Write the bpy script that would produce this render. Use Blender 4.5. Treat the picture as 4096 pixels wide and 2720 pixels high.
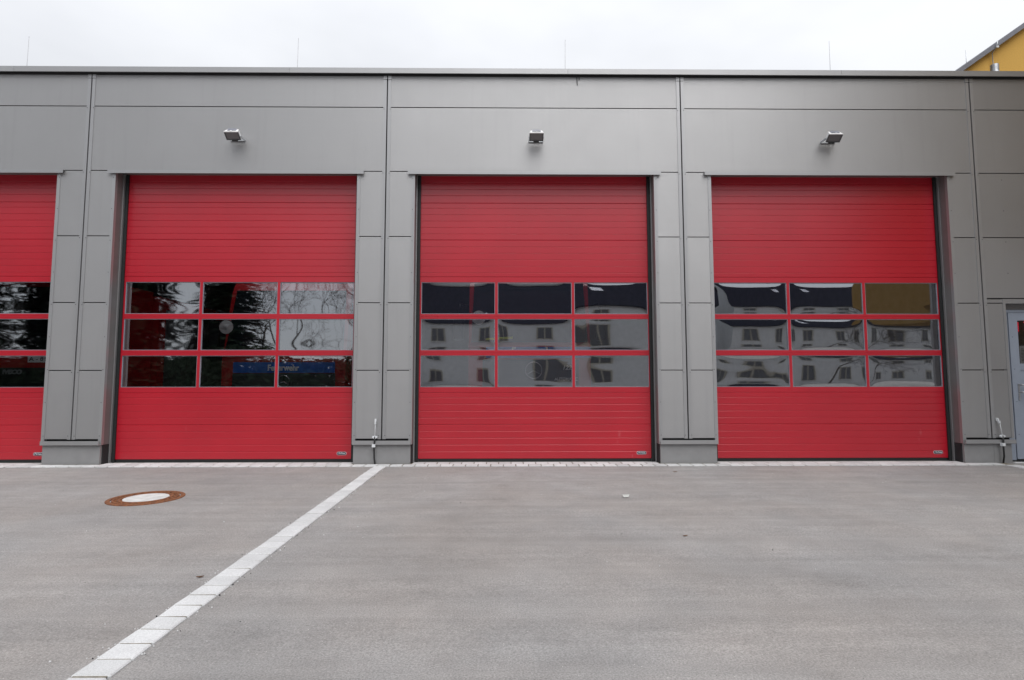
import bpy, bmesh, math, random
from mathutils import Vector, Matrix
random.seed(7)
S = bpy.context.scene
C = S.collection
for o in list(bpy.data.objects):
    bpy.data.objects.remove(o)

# ------------------------------------------------------------------ camera
cam = bpy.data.cameras.new('camera')
cam.sensor_width = 36.0
cam.lens = 2250.0 / 4096.0 * 36.0
cam.clip_start = 0.05
cam.clip_end = 2000
camo = bpy.data.objects.new('camera', cam)
C.objects.link(camo)
CAM = Vector((-0.43289, -8.29058, 1.17497))
yaw, pitch, roll = 0.01071, 0.07687, -0.00074
cy, sy, cp, sp = math.cos(yaw), math.sin(yaw), math.cos(pitch), math.sin(pitch)
fw = Vector((sy * cp, cy * cp, sp)); rt = Vector((cy, -sy, 0)); up = rt.cross(fw)
r2 = math.cos(roll) * rt + math.sin(roll) * up
u2 = -math.sin(roll) * rt + math.cos(roll) * up
camo.matrix_world = Matrix(((r2.x, u2.x, -fw.x, CAM.x), (r2.y, u2.y, -fw.y, CAM.y),
                            (r2.z, u2.z, -fw.z, CAM.z), (0, 0, 0, 1)))
S.camera = camo
S.render.resolution_x, S.render.resolution_y = 1024, 680

# ------------------------------------------------------------------ world: overcast sky
SUN_EL, SUN_ROT = math.radians(56), math.radians(160)
W = bpy.data.worlds.new('World'); S.world = W; W.use_nodes = True
nt = W.node_tree; nt.nodes.clear()
def wn(t, **k):
    n = nt.nodes.new(t)
    for a, v in k.items(): setattr(n, a, v)
    return n
sky = wn('ShaderNodeTexSky', sky_type='NISHITA', sun_disc=False, sun_elevation=SUN_EL, sun_rotation=SUN_ROT)
tc = wn('ShaderNodeTexCoord'); sx = wn('ShaderNodeSeparateXYZ')
nt.links.new(tc.outputs['Generated'], sx.inputs[0])
cl = wn('ShaderNodeMath', operation='MAXIMUM'); nt.links.new(sx.outputs['Z'], cl.inputs[0]); cl.inputs[1].default_value = 0.0
grad = wn('ShaderNodeMath', operation='MULTIPLY_ADD'); nt.links.new(cl.outputs[0], grad.inputs[0])
grad.inputs[1].default_value = 0.34; grad.inputs[2].default_value = 0.39      # brighter towards the zenith (overcast)
mp = wn('ShaderNodeMapping'); nt.links.new(tc.outputs['Generated'], mp.inputs[0]); mp.inputs['Scale'].default_value = (1.0, 1.0, 2.2); mp.inputs['Location'].default_value = (-1.54, 1.78, -0.51)
nz = wn('ShaderNodeTexNoise'); nz.inputs['Scale'].default_value = 1.1; nz.inputs['Detail'].default_value = 5; nz.inputs['Roughness'].default_value = 0.55
nt.links.new(mp.outputs[0], nz.inputs['Vector'])
rmp = wn('ShaderNodeMapRange'); nt.links.new(nz.outputs['Fac'], rmp.inputs[0])
rmp.inputs[1].default_value = 0.32; rmp.inputs[2].default_value = 0.68; rmp.inputs[3].default_value = 0.83; rmp.inputs[4].default_value = 1.13
ml = wn('ShaderNodeMath', operation='MULTIPLY'); nt.links.new(grad.outputs[0], ml.inputs[0]); nt.links.new(rmp.outputs[0], ml.inputs[1])
tint = wn('ShaderNodeMixRGB'); nt.links.new(nz.outputs['Fac'], tint.inputs[0])
tint.inputs[1].default_value = (0.945, 0.982, 1.055, 1); tint.inputs[2].default_value = (1.0, 1.005, 1.02, 1)
cloud = wn('ShaderNodeVectorMath', operation='SCALE'); nt.links.new(tint.outputs[0], cloud.inputs[0]); nt.links.new(ml.outputs[0], cloud.inputs['Scale'])
bgc = wn('ShaderNodeBackground'); nt.links.new(cloud.outputs[0], bgc.inputs[0]); bgc.inputs[1].default_value = 1.0
bgs = wn('ShaderNodeBackground'); nt.links.new(sky.outputs[0], bgs.inputs[0]); bgs.inputs[1].default_value = 0.10
mx = wn('ShaderNodeMixShader'); mx.inputs[0].default_value = 0.95
nt.links.new(bgs.outputs[0], mx.inputs[1]); nt.links.new(bgc.outputs[0], mx.inputs[2])
wo = wn('ShaderNodeOutputWorld'); nt.links.new(mx.outputs[0], wo.inputs[0])

sun = bpy.data.lights.new('sun', 'SUN'); sun.energy = 1.3; sun.angle = math.radians(50); sun.color = (1.0, 0.98, 0.955)
suno = bpy.data.objects.new('sun', sun); C.objects.link(suno)
# sun_rotation is measured from +Y towards +X
sd = Vector((math.sin(SUN_ROT) * math.cos(SUN_EL), math.cos(SUN_ROT) * math.cos(SUN_EL), math.sin(SUN_EL)))
suno.rotation_euler = (-sd).to_track_quat('-Z', 'Y').to_euler()
suno.location = (0, 0, 40)

S.view_settings.view_transform = 'Standard'
S.view_settings.look = 'None'
S.view_settings.gamma = 1.0
S.view_settings.use_curve_mapping = False
S.view_settings.exposure = 0.76

# ------------------------------------------------------------------ materials
M = {}
class NT:
    def __init__(s, name):
        s.m = bpy.data.materials.new(name); s.m.use_nodes = True; s.t = s.m.node_tree
        s.p = s.t.nodes['Principled BSDF']; M[name] = s.m
    def n(s, t, **k):
        nd = s.t.nodes.new(t)
        for a, v in k.items(): setattr(nd, a, v)
        return nd
    def l(s, a, b): s.t.links.new(a, b)
    def set(s, col=None, rough=None, metal=None, spec=None, coat=None):
        p = s.p.inputs
        if col is not None: p['Base Color'].default_value = (*col, 1)
        if rough is not None: p['Roughness'].default_value = rough
        if metal is not None: p['Metallic'].default_value = metal
        if spec is not None: p['Specular IOR Level'].default_value = spec
        if coat is not None: p['Coat Weight'].default_value = coat
        return s
    def coords(s, kind='Object', scale=(1, 1, 1)):
        t = s.n('ShaderNodeTexCoord'); m = s.n('ShaderNodeMapping'); m.inputs['Scale'].default_value = scale
        s.l(t.outputs[kind], m.inputs[0]); return m.outputs[0]
    def world(s, scale=(1, 1, 1)):
        t = s.n('ShaderNodeNewGeometry'); m = s.n('ShaderNodeMapping'); m.inputs['Scale'].default_value = scale
        s.l(t.outputs['Position'], m.inputs[0]); return m.outputs[0]
    def noise(s, vec, scale, detail=4, rough=0.55):
        z = s.n('ShaderNodeTexNoise'); z.inputs['Scale'].default_value = scale; z.inputs['Detail'].default_value = detail; z.inputs['Roughness'].default_value = rough
        s.l(vec, z.inputs['Vector']); return z.outputs['Fac']
    def ramp(s, fac, a, b, c0, c1):
        r = s.n('ShaderNodeMapRange'); s.l(fac, r.inputs[0]); r.inputs[1].default_value = a; r.inputs[2].default_value = b
        r.inputs[3].default_value = c0; r.inputs[4].default_value = c1; return r.outputs[0]
    def mix(s, fac, a, b, mode='MIX'):
        x = s.n('ShaderNodeMixRGB', blend_type=mode)
        for i, v in ((0, fac), (1, a), (2, b)):
            if isinstance(v, (int, float)): x.inputs[i].default_value = v
            elif isinstance(v, tuple): x.inputs[i].default_value = (*v, 1)
            else: s.l(v, x.inputs[i])
        return x.outputs[0]
    def base(s, out): s.l(out, s.p.inputs['Base Color']); return s
    def bump(s, fac, strength, dist=0.01):
        b = s.n('ShaderNodeBump'); b.inputs['Strength'].default_value = strength; b.inputs['Distance'].default_value = dist
        s.l(fac, b.inputs['Height']); s.l(b.outputs[0], s.p.inputs['Normal']); return s
def mul_(n, p, q):
    x_ = n.n('ShaderNodeMath', operation='MULTIPLY'); n.l(p, x_.inputs[0]); n.l(q, x_.inputs[1]); return x_.outputs[0]
def simple(name, col, rough=0.5, metal=0.0, spec=0.5, var=0.12, scale=6.0):
    a = NT(name).set(col, rough, metal, spec)
    v = a.world()
    f = a.noise(v, scale, 5)
    k = a.ramp(f, 0.3, 0.7, 1 - var, 1 + var)
    m = a.n('ShaderNodeVectorMath', operation='SCALE'); m.inputs[0].default_value = col; a.l(k, m.inputs['Scale'])
    a.base(m.outputs[0])
    return a

def cladding(name, col, ribbed):
    a = NT(name).set(col, 0.42, 0.60, 0.5)
    v = a.world()
    big = a.ramp(a.noise(v, 0.8, 4), 0.3, 0.7, 0.97, 1.03)
    dirt = a.noise(a.world((9.0, 9.0, 0.5)), 1.0, 5)                       # faint rain streaks
    dr = a.ramp(dirt, 0.55, 0.8, 1.0, 0.95)
    mm = a.n('ShaderNodeMath', operation='MULTIPLY'); a.l(big, mm.inputs[0]); a.l(dr, mm.inputs[1])
    oi = a.n('ShaderNodeObjectInfo')
    ob = a.ramp(oi.outputs['Random'], 0, 1, 0.97, 1.03)
    m2 = a.n('ShaderNodeMath', operation='MULTIPLY'); a.l(mm.outputs[0], m2.inputs[0]); a.l(ob, m2.inputs[1])
    m = a.n('ShaderNodeVectorMath', operation='SCALE'); m.inputs[0].default_value = col; a.l(m2.outputs[0], m.inputs['Scale'])
    a.base(m.outputs[0])
    ro = a.ramp(a.noise(v, 3.0, 4), 0.3, 0.7, 0.44, 0.47); a.l(ro, a.p.inputs['Roughness'])
    if ribbed:
        w = a.n('ShaderNodeTexWave', wave_type='BANDS', bands_direction='Z', wave_profile='SIN'); a.l(v, w.inputs['Vector'])
        w.inputs['Scale'].default_value = 2 * math.pi / (20.0 * 0.0137); w.inputs['Distortion'].default_value = 0.0
        a.bump(w.outputs['Fac'], 0.55, 0.0022)
    else:
        a.bump(a.noise(v, 60, 3), 0.05, 0.002)
    return a
cladding('panel', (0.368, 0.367, 0.371), True)
cladding('trim', (0.388, 0.389, 0.396), False)
cladding('coping', (0.388, 0.389, 0.394), False)
simple('plinth', (0.265, 0.265, 0.268), 0.55, 0.1, 0.4, 0.06).bump(NT.noise(NT('tmp0'), NT('tmp1').world(), 1.0) if False else M['plinth'].node_tree.nodes['Noise Texture'].outputs['Fac'], 0.05)
for k in ('tmp0', 'tmp1'):
    if k in M: bpy.data.materials.remove(M.pop(k))
simple('reveal', (0.20, 0.195, 0.195), 0.5, 0.35, 0.5, 0.06)
simple('dark_gap', (0.02, 0.02, 0.022), 0.8)
simple('rubber', (0.018, 0.02, 0.021), 0.55, 0, 0.4)
simple('bead', (0.30, 0.31, 0.36), 0.4, 0.2)
simple('concrete', (0.26, 0.26, 0.25), 0.85, 0, 0.3, 0.25, 20)
a = NT('added_rooflight'); a.t.nodes.remove(a.p); tr = a.n('ShaderNodeBsdfTransparent'); tr.inputs[0].default_value = (0.90, 0.91, 0.92, 1); a.l(tr.outputs[0], a.t.nodes['Material Output'].inputs[0])
simple('hall_wall', (0.30, 0.30, 0.31), 0.9)
simple('hall_floor', (0.42, 0.42, 0.42), 0.5)

a = NT('door_red').set((0.40, 0.014, 0.024), 0.40, 0, 0.85)
v = a.world()
g = a.ramp(a.noise(v, 1.3, 4), 0.3, 0.7, 0.94, 1.06)
smud = a.noise(a.world((3.0, 3.0, 1.3)), 1.0, 6, 0.6)
sm = a.ramp(smud, 0.66, 0.90, 0.0, 0.05)
m = a.n('ShaderNodeVectorMath', operation='SCALE'); m.inputs[0].default_value = (0.44, 0.007, 0.021); a.l(g, m.inputs['Scale'])
a.p.inputs['Roughness'].default_value = 0.30
sc_ = m.outputs[0]
for (px, pz, rx, rz, k_) in ((1.27, .415, .028, .065, .22), (1.24, .30, .02, .05, .10), (5.83, .43, .022, .06, .20), (5.80, .33, .02, .04, .10), (-5.2, .50, .012, .07, .08), (1.46, .09, .010, .03, .35)):
    mpp = a.n('ShaderNodeMapping'); a.l(v, mpp.inputs[0]); mpp.inputs['Location'].default_value = (-px / rx, 0, -pz / rz); mpp.inputs['Scale'].default_value = (1 / rx, 0, 1 / rz)
    ln_ = a.n('ShaderNodeVectorMath', operation='LENGTH'); a.l(mpp.outputs[0], ln_.inputs[0])
    nsy = a.ramp(a.noise(v, 45, 4), 0.3, 0.7, 0.3, 1.0)
    sc_ = a.mix(mul_(a, a.ramp(ln_.outputs['Value'], 0.2, 1.0, k_, 0.0), nsy), sc_, (0.62, 0.36, 0.36))      # pale scuffs
a.base(sc_)

a = NT('glass')
a.t.nodes.remove(a.p)
tr = a.n('ShaderNodeBsdfTransparent'); tr.inputs[0].default_value = (0.92, 0.94, 0.96, 1)
gl = a.n('ShaderNodeBsdfGlossy'); gl.inputs['Roughness'].default_value = 0.02; gl.inputs['Color'].default_value = (0.93, 0.96, 1.0, 1)
fr = a.n('ShaderNodeFresnel'); fr.inputs['IOR'].default_value = 1.5
fm = a.n('ShaderNodeMath', operation='MULTIPLY_ADD'); a.l(fr.outputs[0], fm.inputs[0]); fm.inputs[1].default_value = 1.6; fm.inputs[2].default_value = 0.34
ms = a.n('ShaderNodeMixShader'); a.l(fm.outputs[0], ms.inputs[0]); a.l(tr.outputs[0], ms.inputs[1]); a.l(gl.outputs[0], ms.inputs[2])
a.l(ms.outputs[0], a.t.nodes['Material Output'].inputs[0])

a = NT('asphalt').set((0.22, 0.215, 0.21), 0.82, 0, 0.35)
v = a.world()
big = a.ramp(a.noise(v, 0.35, 6, 0.6), 0.3, 0.7, 0.88, 1.12)
strk = a.ramp(a.noise(a.world((0.35, 5.5, 1)), 1.0, 8, 0.7), 0.35, 0.7, 0.90, 1.10)
fine = a.ramp(a.noise(v, 105, 3, 0.75), 0.3, 0.7, 0.66, 1.34)
mid = a.ramp(a.noise(v, 2.6, 8, 0.72), 0.32, 0.68, 0.89, 1.09)
def mul(n, p, q):
    x = n.n('ShaderNodeMath', operation='MULTIPLY'); n.l(p, x.inputs[0]); n.l(q, x.inputs[1]); return x.outputs[0]
stain = a.ramp(a.noise(a.world((0.5, 1.5, 1)), 1.7, 5, 0.6), 0.60, 0.76, 1.0, 0.84)
tot = mul(a, mul(a, mul(a, big, strk), stain), mul(a, fine, mid))
hue = a.mix(a.ramp(a.noise(v, 0.6, 5), 0.35, 0.65, 0, 1), (0.296, 0.277, 0.264), (0.284, 0.278, 0.275))
m = a.n('ShaderNodeVectorMath', operation='SCALE'); a.l(hue, m.inputs[0]); a.l(tot, m.inputs['Scale'])
vo = a.n('ShaderNodeTexVoronoi'); vo.inputs['Scale'].default_value = 34.0; a.l(v, vo.inputs['Vector'])
spk = a.ramp(vo.outputs['Distance'], 0.05, 0.10, 1.0, 0.0)
sel = a.n('ShaderNodeSeparateColor'); a.l(vo.outputs['Color'], sel.inputs[0])
gt = a.n('ShaderNodeMath', operation='GREATER_THAN'); a.l(sel.outputs[0], gt.inputs[0]); gt.inputs[1].default_value = 0.80
lt = a.n('ShaderNodeMath', operation='LESS_THAN'); a.l(sel.outputs[1], lt.inputs[0]); lt.inputs[1].default_value = 0.09
c1 = a.mix(mul(a, spk, gt.outputs[0]), m.outputs[0], (0.60, 0.58, 0.55))
c2 = a.mix(mul(a, spk, lt.outputs[0]), c1, (0.05, 0.045, 0.04))
chalk = a.ramp(a.noise(a.world((1.6, 16, 1)), 1.0, 4, 0.6), 0.70, 0.80, 0.0, 0.35)  # pale scuffs
a.base(a.mix(chalk, c2, (0.46, 0.44, 0.42)))
a.bump(a.noise(v, 110, 4, 0.75), 0.55, 0.008)

a = NT('stone').set((0.52, 0.52, 0.52), 0.8, 0, 0.35)
v = a.world()
oi = a.n('ShaderNodeObjectInfo')
tone = mul(a, a.ramp(oi.outputs['Random'], 0, 1, 0.87, 1.10), mul(a, a.ramp(a.noise(v, 140, 3, 0.7), 0.3, 0.7, 0.80, 1.16), a.ramp(a.noise(v, 5, 5), 0.3, 0.75, 1.06, 0.88)))
m = a.n('ShaderNodeVectorMath', operation='SCALE'); m.inputs[0].default_value = (0.57, 0.575, 0.58); a.l(tone, m.inputs['Scale'])
vo = a.n('ShaderNodeTexVoronoi'); vo.inputs['Scale'].default_value = 40.0; a.l(v, vo.inputs['Vector'])
a.base(a.mix(mul(a, a.ramp(vo.outputs['Distance'], 0.06, 0.14, 1, 0), a.ramp(a.noise(v, 11, 2), 0.55, 0.62, 0, 0.7)), m.outputs[0], (0.20, 0.20, 0.20)))
a.bump(a.noise(v, 120, 3), 0.3, 0.004)
simple('joint_sand', (0.19, 0.17, 0.135), 0.95, 0, 0.2, 0.35, 40)

a = NT('rust').set((0.2, 0.08, 0.04), 0.85, 0, 0.3)
v = a.world()
a.base(a.mix(a.ramp(a.noise(v, 45, 5, 0.7), 0.35, 0.65, 0, 1), (0.095, 0.045, 0.032), (0.30, 0.115, 0.045)))
a.bump(a.noise(v, 60, 4), 0.5, 0.006)
simple('lid_concrete', (0.56, 0.56, 0.55), 0.85, 0, 0.3, 0.14, 14)

simple('yellow_render', (0.66, 0.405, 0.105), 0.9, 0, 0.2, 0.06, 30).bump(M['yellow_render'].node_tree.nodes['Noise Texture'].outputs['Fac'], 0.15)
simple('roof_grey', (0.17, 0.175, 0.20), 0.5, 0.3)
simple('zinc', (0.34, 0.35, 0.37), 0.35, 0.8, 0.5, 0.35, 18)
simple('steel', (0.55, 0.55, 0.56), 0.3, 0.9, 0.5, 0.1)
simple('galvanised', (0.50, 0.52, 0.54), 0.4, 0.6, 0.5, 0.1, 60)
simple('rod_grey', (0.42, 0.42, 0.43), 0.5, 0.3)
simple('white_paint', (0.80, 0.80, 0.80), 0.4)
simple('lamp_bezel', (0.07, 0.072, 0.075), 0.5)
simple('black_plastic', (0.015, 0.015, 0.016), 0.5)
simple('fin_grey', (0.30, 0.31, 0.36), 0.5)
a = NT('lamp_glass').set((0.16, 0.15, 0.155), 0.18, 0.25, 0.6)
simple('door_blue_grey', (0.30, 0.34, 0.41), 0.45, 0, 0.5, 0.05)
simple('paper', (0.75, 0.76, 0.74), 0.8, 0, 0.2, 0.03)
simple('ink', (0.04, 0.04, 0.05), 0.8)
a = NT('led_red').set((0.5, 0.0, 0.02), 0.5); a.p.inputs['Emission Color'].default_value = (1.0, 0.01, 0.06, 1); a.p.inputs['Emission Strength'].default_value = 0.8
simple('badge_dark', (0.012, 0.014, 0.03), 0.35)
simple('badge_white', (0.75, 0.76, 0.80), 0.4)
# vehicles
simple('truck_red', (0.42, 0.016, 0.022), 0.25, 0, 0.5, 0.03)
simple('truck_blue', (0.02, 0.13, 0.58), 0.3, 0, 0.5, 0.03)
simple('truck_black', (0.012, 0.013, 0.016), 0.4)
simple('truck_white', (0.82, 0.83, 0.84), 0.4)
simple('letter_white', (0.92, 0.93, 0.94), 0.5, 0, 0.3, 0.02)
simple('chrome', (0.75, 0.76, 0.78), 0.15, 1.0, 0.5, 0.02)
simple('truck_grille', (0.05, 0.052, 0.06), 0.45)
simple('tyre', (0.02, 0.02, 0.02), 0.8)
simple('yellow_reflex', (0.62, 0.66, 0.03), 0.5, 0, 0.5, 0.03)
a = NT('dark_glass').set((0.012, 0.016, 0.02), 0.05, 0, 0.6)
# surroundings behind the photographer
a = NT('house_pane').set((0.10, 0.105, 0.12), 0.25, 0, 0.5)
simple('shaded_yellow_render', (0.26, 0.165, 0.06), 0.9, 0, 0.1, 0.06, 30)  # annex render, yellow darkened to stand for the wall's shade
simple('white_plastic', (0.66, 0.68, 0.70), 0.5)
simple('house_wall', (0.56, 0.57, 0.585), 0.9, 0, 0.2, 0.06, 2)
simple('house_roof', (0.026, 0.027, 0.038), 1.0, 0, 0.0, 0.25, 8)
simple('house_frame', (0.34, 0.32, 0.27), 0.5)
simple('bark', (0.075, 0.062, 0.052), 0.9, 0, 0.2, 0.3, 12)
simple('twig', (0.07, 0.06, 0.052), 0.9, 0, 0.2, 0.3, 12)
simple('needles', (0.018, 0.032, 0.016), 0.8, 0, 0.2, 0.5, 3)
simple('dry_leaf', (0.16, 0.085, 0.045), 0.8, 0, 0.2, 0.3, 40)

# ------------------------------------------------------------------ helpers
def bx(bm, x0, x1, y0, y1, z0, z1, mi=0):
    vs = [bm.verts.new(p) for p in ((x0, y0, z0), (x1, y0, z0), (x1, y1, z0), (x0, y1, z0), (x0, y0, z1), (x1, y0, z1), (x1, y1, z1), (x0, y1, z1))]
    for f in ((3, 2, 1, 0), (4, 5, 6, 7), (0, 1, 5, 4), (1, 2, 6, 5), (2, 3, 7, 6), (3, 0, 4, 7)):
        bm.faces.new([vs[i] for i in f]).material_index = mi
    return vs
def quad(bm, pts, mi=0):
    f = bm.faces.new([bm.verts.new(p) for p in pts]); f.material_index = mi; return f
def tube(bm, pts, rad, n=8, mi=0, caps=True):
    rings = []
    pts = [Vector(p) for p in pts]
    for i, p in enumerate(pts):
        d = (pts[min(i + 1, len(pts) - 1)] - pts[max(i - 1, 0)]).normalized()
        a_ = d.orthogonal().normalized() if i == 0 else (prev - prev.dot(d) * d).normalized()
        prev = a_; b_ = d.cross(a_)
        r = rad[i] if isinstance(rad, (list, tuple)) else rad
        rings.append([bm.verts.new(p + r * (math.cos(t) * a_ + math.sin(t) * b_)) for t in (2 * math.pi * k / n for k in range(n))])
    for i in range(len(rings) - 1):
        for k in range(n):
            f = bm.faces.new((rings[i][k], rings[i][(k + 1) % n], rings[i + 1][(k + 1) % n], rings[i + 1][k])); f.material_index = mi; f.smooth = n > 5
    if caps:
        bm.faces.new(rings[0][::-1]).material_index = mi; bm.faces.new(rings[-1]).material_index = mi
def prism(bm, poly, axis, a0, a1, mi=0):
    """poly: list of (p,q) in the two other axes, extruded along axis from a0 to a1"""
    def P(p, q, a_):
        return (a_, p, q) if axis == 'x' else (p, a_, q) if axis == 'y' else (p, q, a_)
    v0 = [bm.verts.new(P(p, q, a0)) for p, q in poly]; v1 = [bm.verts.new(P(p, q, a1)) for p, q in poly]
    n = len(poly)
    for i in range(n):
        bm.faces.new((v0[i], v0[(i + 1) % n], v1[(i + 1) % n], v1[i])).material_index = mi
    bm.faces.new(v0[::-1]).material_index = mi; bm.faces.new(v1).material_index = mi
def bev(bm, w, seg=1):
    es = [e for e in bm.edges if len(e.link_faces) == 2 and e.calc_face_angle(0) > 0.5]
    bmesh.ops.bevel(bm, geom=es, offset=w, segments=seg, affect='EDGES', clamp_overlap=True)
def obj(name, bm, mats, parent=None, loc=None):
    bmesh.ops.recalc_face_normals(bm, faces=bm.faces[:])
    me = bpy.data.meshes.new(name); bm.to_mesh(me); bm.free()
    if isinstance(mats, str): mats = [mats]
    for k in mats: me.materials.append(M[k])
    o = bpy.data.objects.new(name, me); C.objects.link(o)
    if loc: o.location = loc
    if parent: o.parent = parent
    return o
def tag(o, label, cat, group=None):
    o['label'] = label; o['category'] = cat
    if group: o['group'] = group
    return o
def thing(name, label, cat, loc=(0, 0, 0), group=None):
    o = bpy.data.objects.new(name, None); C.objects.link(o); o.location = loc; o.empty_display_size = 0.2
    return tag(o, label, cat, group)
def structure(o): o['kind'] = 'structure'; return o
def text_bm(bm, s, size, place, mi=0, ext=0.003, shear=0.0, width=None, bold=0.0, space=1.0):
    """filled lettering added to bm; place(x, y, z) maps text space (x right, y up, z out) to the scene"""
    cu = bpy.data.curves.new('t', 'FONT'); cu.body = s; cu.size = size; cu.align_x = 'CENTER'; cu.align_y = 'CENTER'
    cu.extrude = ext; cu.shear = shear; cu.offset = bold; cu.resolution_u = 3; cu.space_character = space
    o = bpy.data.objects.new('t', cu); C.objects.link(o)
    dg = bpy.context.evaluated_depsgraph_get(); me = bpy.data.meshes.new_from_object(o.evaluated_get(dg))
    xs = [v.co.x for v in me.vertices]; k = 1.0
    if width: k = width / (max(xs) - min(xs)); 
    x_mid = (max(xs) + min(xs)) / 2
    vs = [bm.verts.new(place((v.co.x - x_mid) * k, v.co.y, v.co.z)) for v in me.vertices]
    for p in me.polygons:
        try: bm.faces.new([vs[i] for i in p.vertices]).material_index = mi
        except ValueError: pass
    bpy.data.objects.remove(o); bpy.data.curves.remove(cu); bpy.data.meshes.remove(me)

# ------------------------------------------------------------------ ground
SL = 0.015
def gz(y): return SL * max(min(y, 0.0), -14.0)
bm = bmesh.new()
xs = [-400, -60, -20, 20, 60, 400]; ys = [-400, -14, 0.0, 40, 400]
g = [[bm.verts.new((x, y, gz(y))) for x in xs] for y in ys]
for i in range(len(ys) - 1):
    for j in range(len(xs) - 1): bm.faces.new((g[i][j], g[i][j + 1], g[i + 1][j + 1], g[i + 1][j]))
structure(obj('ground', bm, 'asphalt'))

# paving rows of pale granite setts, each sett a piece
def stone_mesh(lx, ly, seed):
    rnd = random.Random(seed); b = bmesh.new()
    bx(b, -lx / 2, lx / 2, -ly / 2, ly / 2, -0.06, 0.0)
    top = [v_ for v_ in b.verts if v_.co.z > -0.01]
    for v_ in b.verts:
        v_.co.x += rnd.uniform(-.004, .004); v_.co.y += rnd.uniform(-.004, .004)
    es = [e for e in b.edges if all(v_ in top for v_ in e.verts)] + [e for e in b.edges if abs(e.verts[0].co.z - e.verts[1].co.z) > .05]
    bmesh.ops.bevel(b, geom=es, offset=0.006, segments=1, affect='EDGES')
    bmesh.ops.recalc_face_normals(b, faces=b.faces[:])
    me = bpy.data.meshes.new('paving_stone'); b.to_mesh(me); b.free(); me.materials.append(M['stone']); return me
def row(name, bed, stones, meshes):
    b = bmesh.new(); (x0, x1, y0, y1) = bed
    ix, iy = (.012, 0) if (x1 - x0) < (y1 - y0) else (0, .012)
    x0, x1, y0, y1 = x0 + ix, x1 - ix, y0 + iy, y1 - iy
    quad(b, ((x0, y0, gz(y0) + .0095), (x1, y0, gz(y0) + .0095), (x1, y1, gz(y1) + .0095), (x0, y1, gz(y1) + .0095)))
    r = structure(obj(name, b, 'joint_sand'))
    for x, y in stones:
        o = bpy.data.objects.new('paving_stone', random.choice(meshes)); C.objects.link(o); o.parent = r
        o.location = (x + random.uniform(-.002, .002), y + random.uniform(-.002, .002), gz(y) + .013 + random.uniform(-.001, .0015))
        o.rotation_euler = (SL + random.uniform(-.004, .004), random.uniform(-.006, .006), random.uniform(-.015, .015))
    return r
mA = [stone_mesh(.166, .142, s_) for s_ in range(5)]
mB = [stone_mesh(.174, .160, s_ + 9) for s_ in range(5)]
row('paving_row_between_bays', (-2.303, -2.130, -11.6, -.204), [(-2.2165, -.285 - .15 * i) for i in range(75)], mA)
row('paving_row_at_side_door', (6.70, 6.873, -11.6, -.204), [(6.7865, -.285 - .15 * i) for i in range(75)], mA)
fr_ = []
x = -11.9
while x < 6.8:
    fr_.append((x, -.116)); x += .180
row('paving_edge_along_facade', (-12, 6.87, -.202, -.030), fr_, mB)
fr_ = []
for c in (-8.96, -4.48, 0.0, 4.48):
    for i in range(21): fr_.append((c - 1.80 + .09 + .18 * i, .060))
fr_ = [p for p in fr_ if any(abs(p[0] - c) < 1.72 for c in (-8.96, -4.48, 0, 4.48))]
b_ = row('paving_edge_in_doorways', (-12, 6.2, -.028, .148), fr_, mB)
row('paving_edge_side_door', (7.02, 8.3, -.028, .062), [(7.02 + .09 + .18 * i, .02) for i in range(7)], [stone_mesh(.172, .075, 40 + s_) for s_ in range(3)])

# ------------------------------------------------------------------ fire station
P = 4.4796
J = [(k - 1.5) * P for k in (-1, 0, 1, 2, 3)]       # panel joints: -11.2 ... 6.72
CEN = [(J[i] + J[i + 1]) / 2 for i in range(4)]
HW = P / 2 - 0.435                                   # half width of a door opening
LEVEL = [0.3676, 1.3676, 2.3676, 3.3676, 4.3676, 5.3676, 5.866]
XL, XR = -11.9, 8.65
st = thing('fire_station', 'long silver-grey metal-clad fire station with tall red sectional doors', 'building')
# carcass behind the cladding
bm = bmesh.new()
for i, j in enumerate(J):
    x0 = XL if i == 0 else j - .428
    x1 = j + .428 if i < 4 else 7.02
    bx(bm, x0, x1, .045, .30, -.05, 4.38)
bx(bm, 8.22, XR, .045, .30, -.05, 4.38)
bx(bm, 7.02, 8.22, .045, .30, 2.38, 4.38)
bx(bm, XL, XR, .045, .30, 4.38, 5.86)
obj('wall_core', bm, 'dark_gap', st)
for nm, q in (('hall_rear_wall', (XL, XR, 11.7, 11.95, -.05, 5.7)), ('hall_side_wall', (XL, XL + .25, .31, 11.69, -.05, 5.7)), ('hall_side_wall', (6.95, 7.1, .31, 11.69, -.05, 5.7))):
    bm = bmesh.new(); bx(bm, *q); obj(nm, bm, 'hall_wall', st)
bm = bmesh.new(); bx(bm, XL, XR, .20, 11.69, -.04, .006); obj('hall_floor', bm, 'hall_floor', st)
bm = bmesh.new()
bx(bm, XL, XR, 2.0, 11.95, 5.71, 5.82); bx(bm, XL, XR, .31, .50, 5.71, 5.82)
for k, x0 in enumerate([XL] + [c + 1.8 for c in CEN[1:3]]): bx(bm, x0, ([c - 1.8 for c in CEN[1:3]] + [XR])[k], .50, 2.0, 5.711, 5.819)
obj('flat_roof', bm, 'roof_grey', st)
for k, x0 in enumerate([XL] + [c + 1.8 for c in CEN[1:3]]):
    bm = bmesh.new(); bx(bm, x0 + .01, ([c - 1.8 for c in CEN[1:3]] + [XR])[k] - .01, .31, 11.6, 5.690, 5.705); obj('hall_ceiling', bm, 'hall_wall', st)
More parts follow.
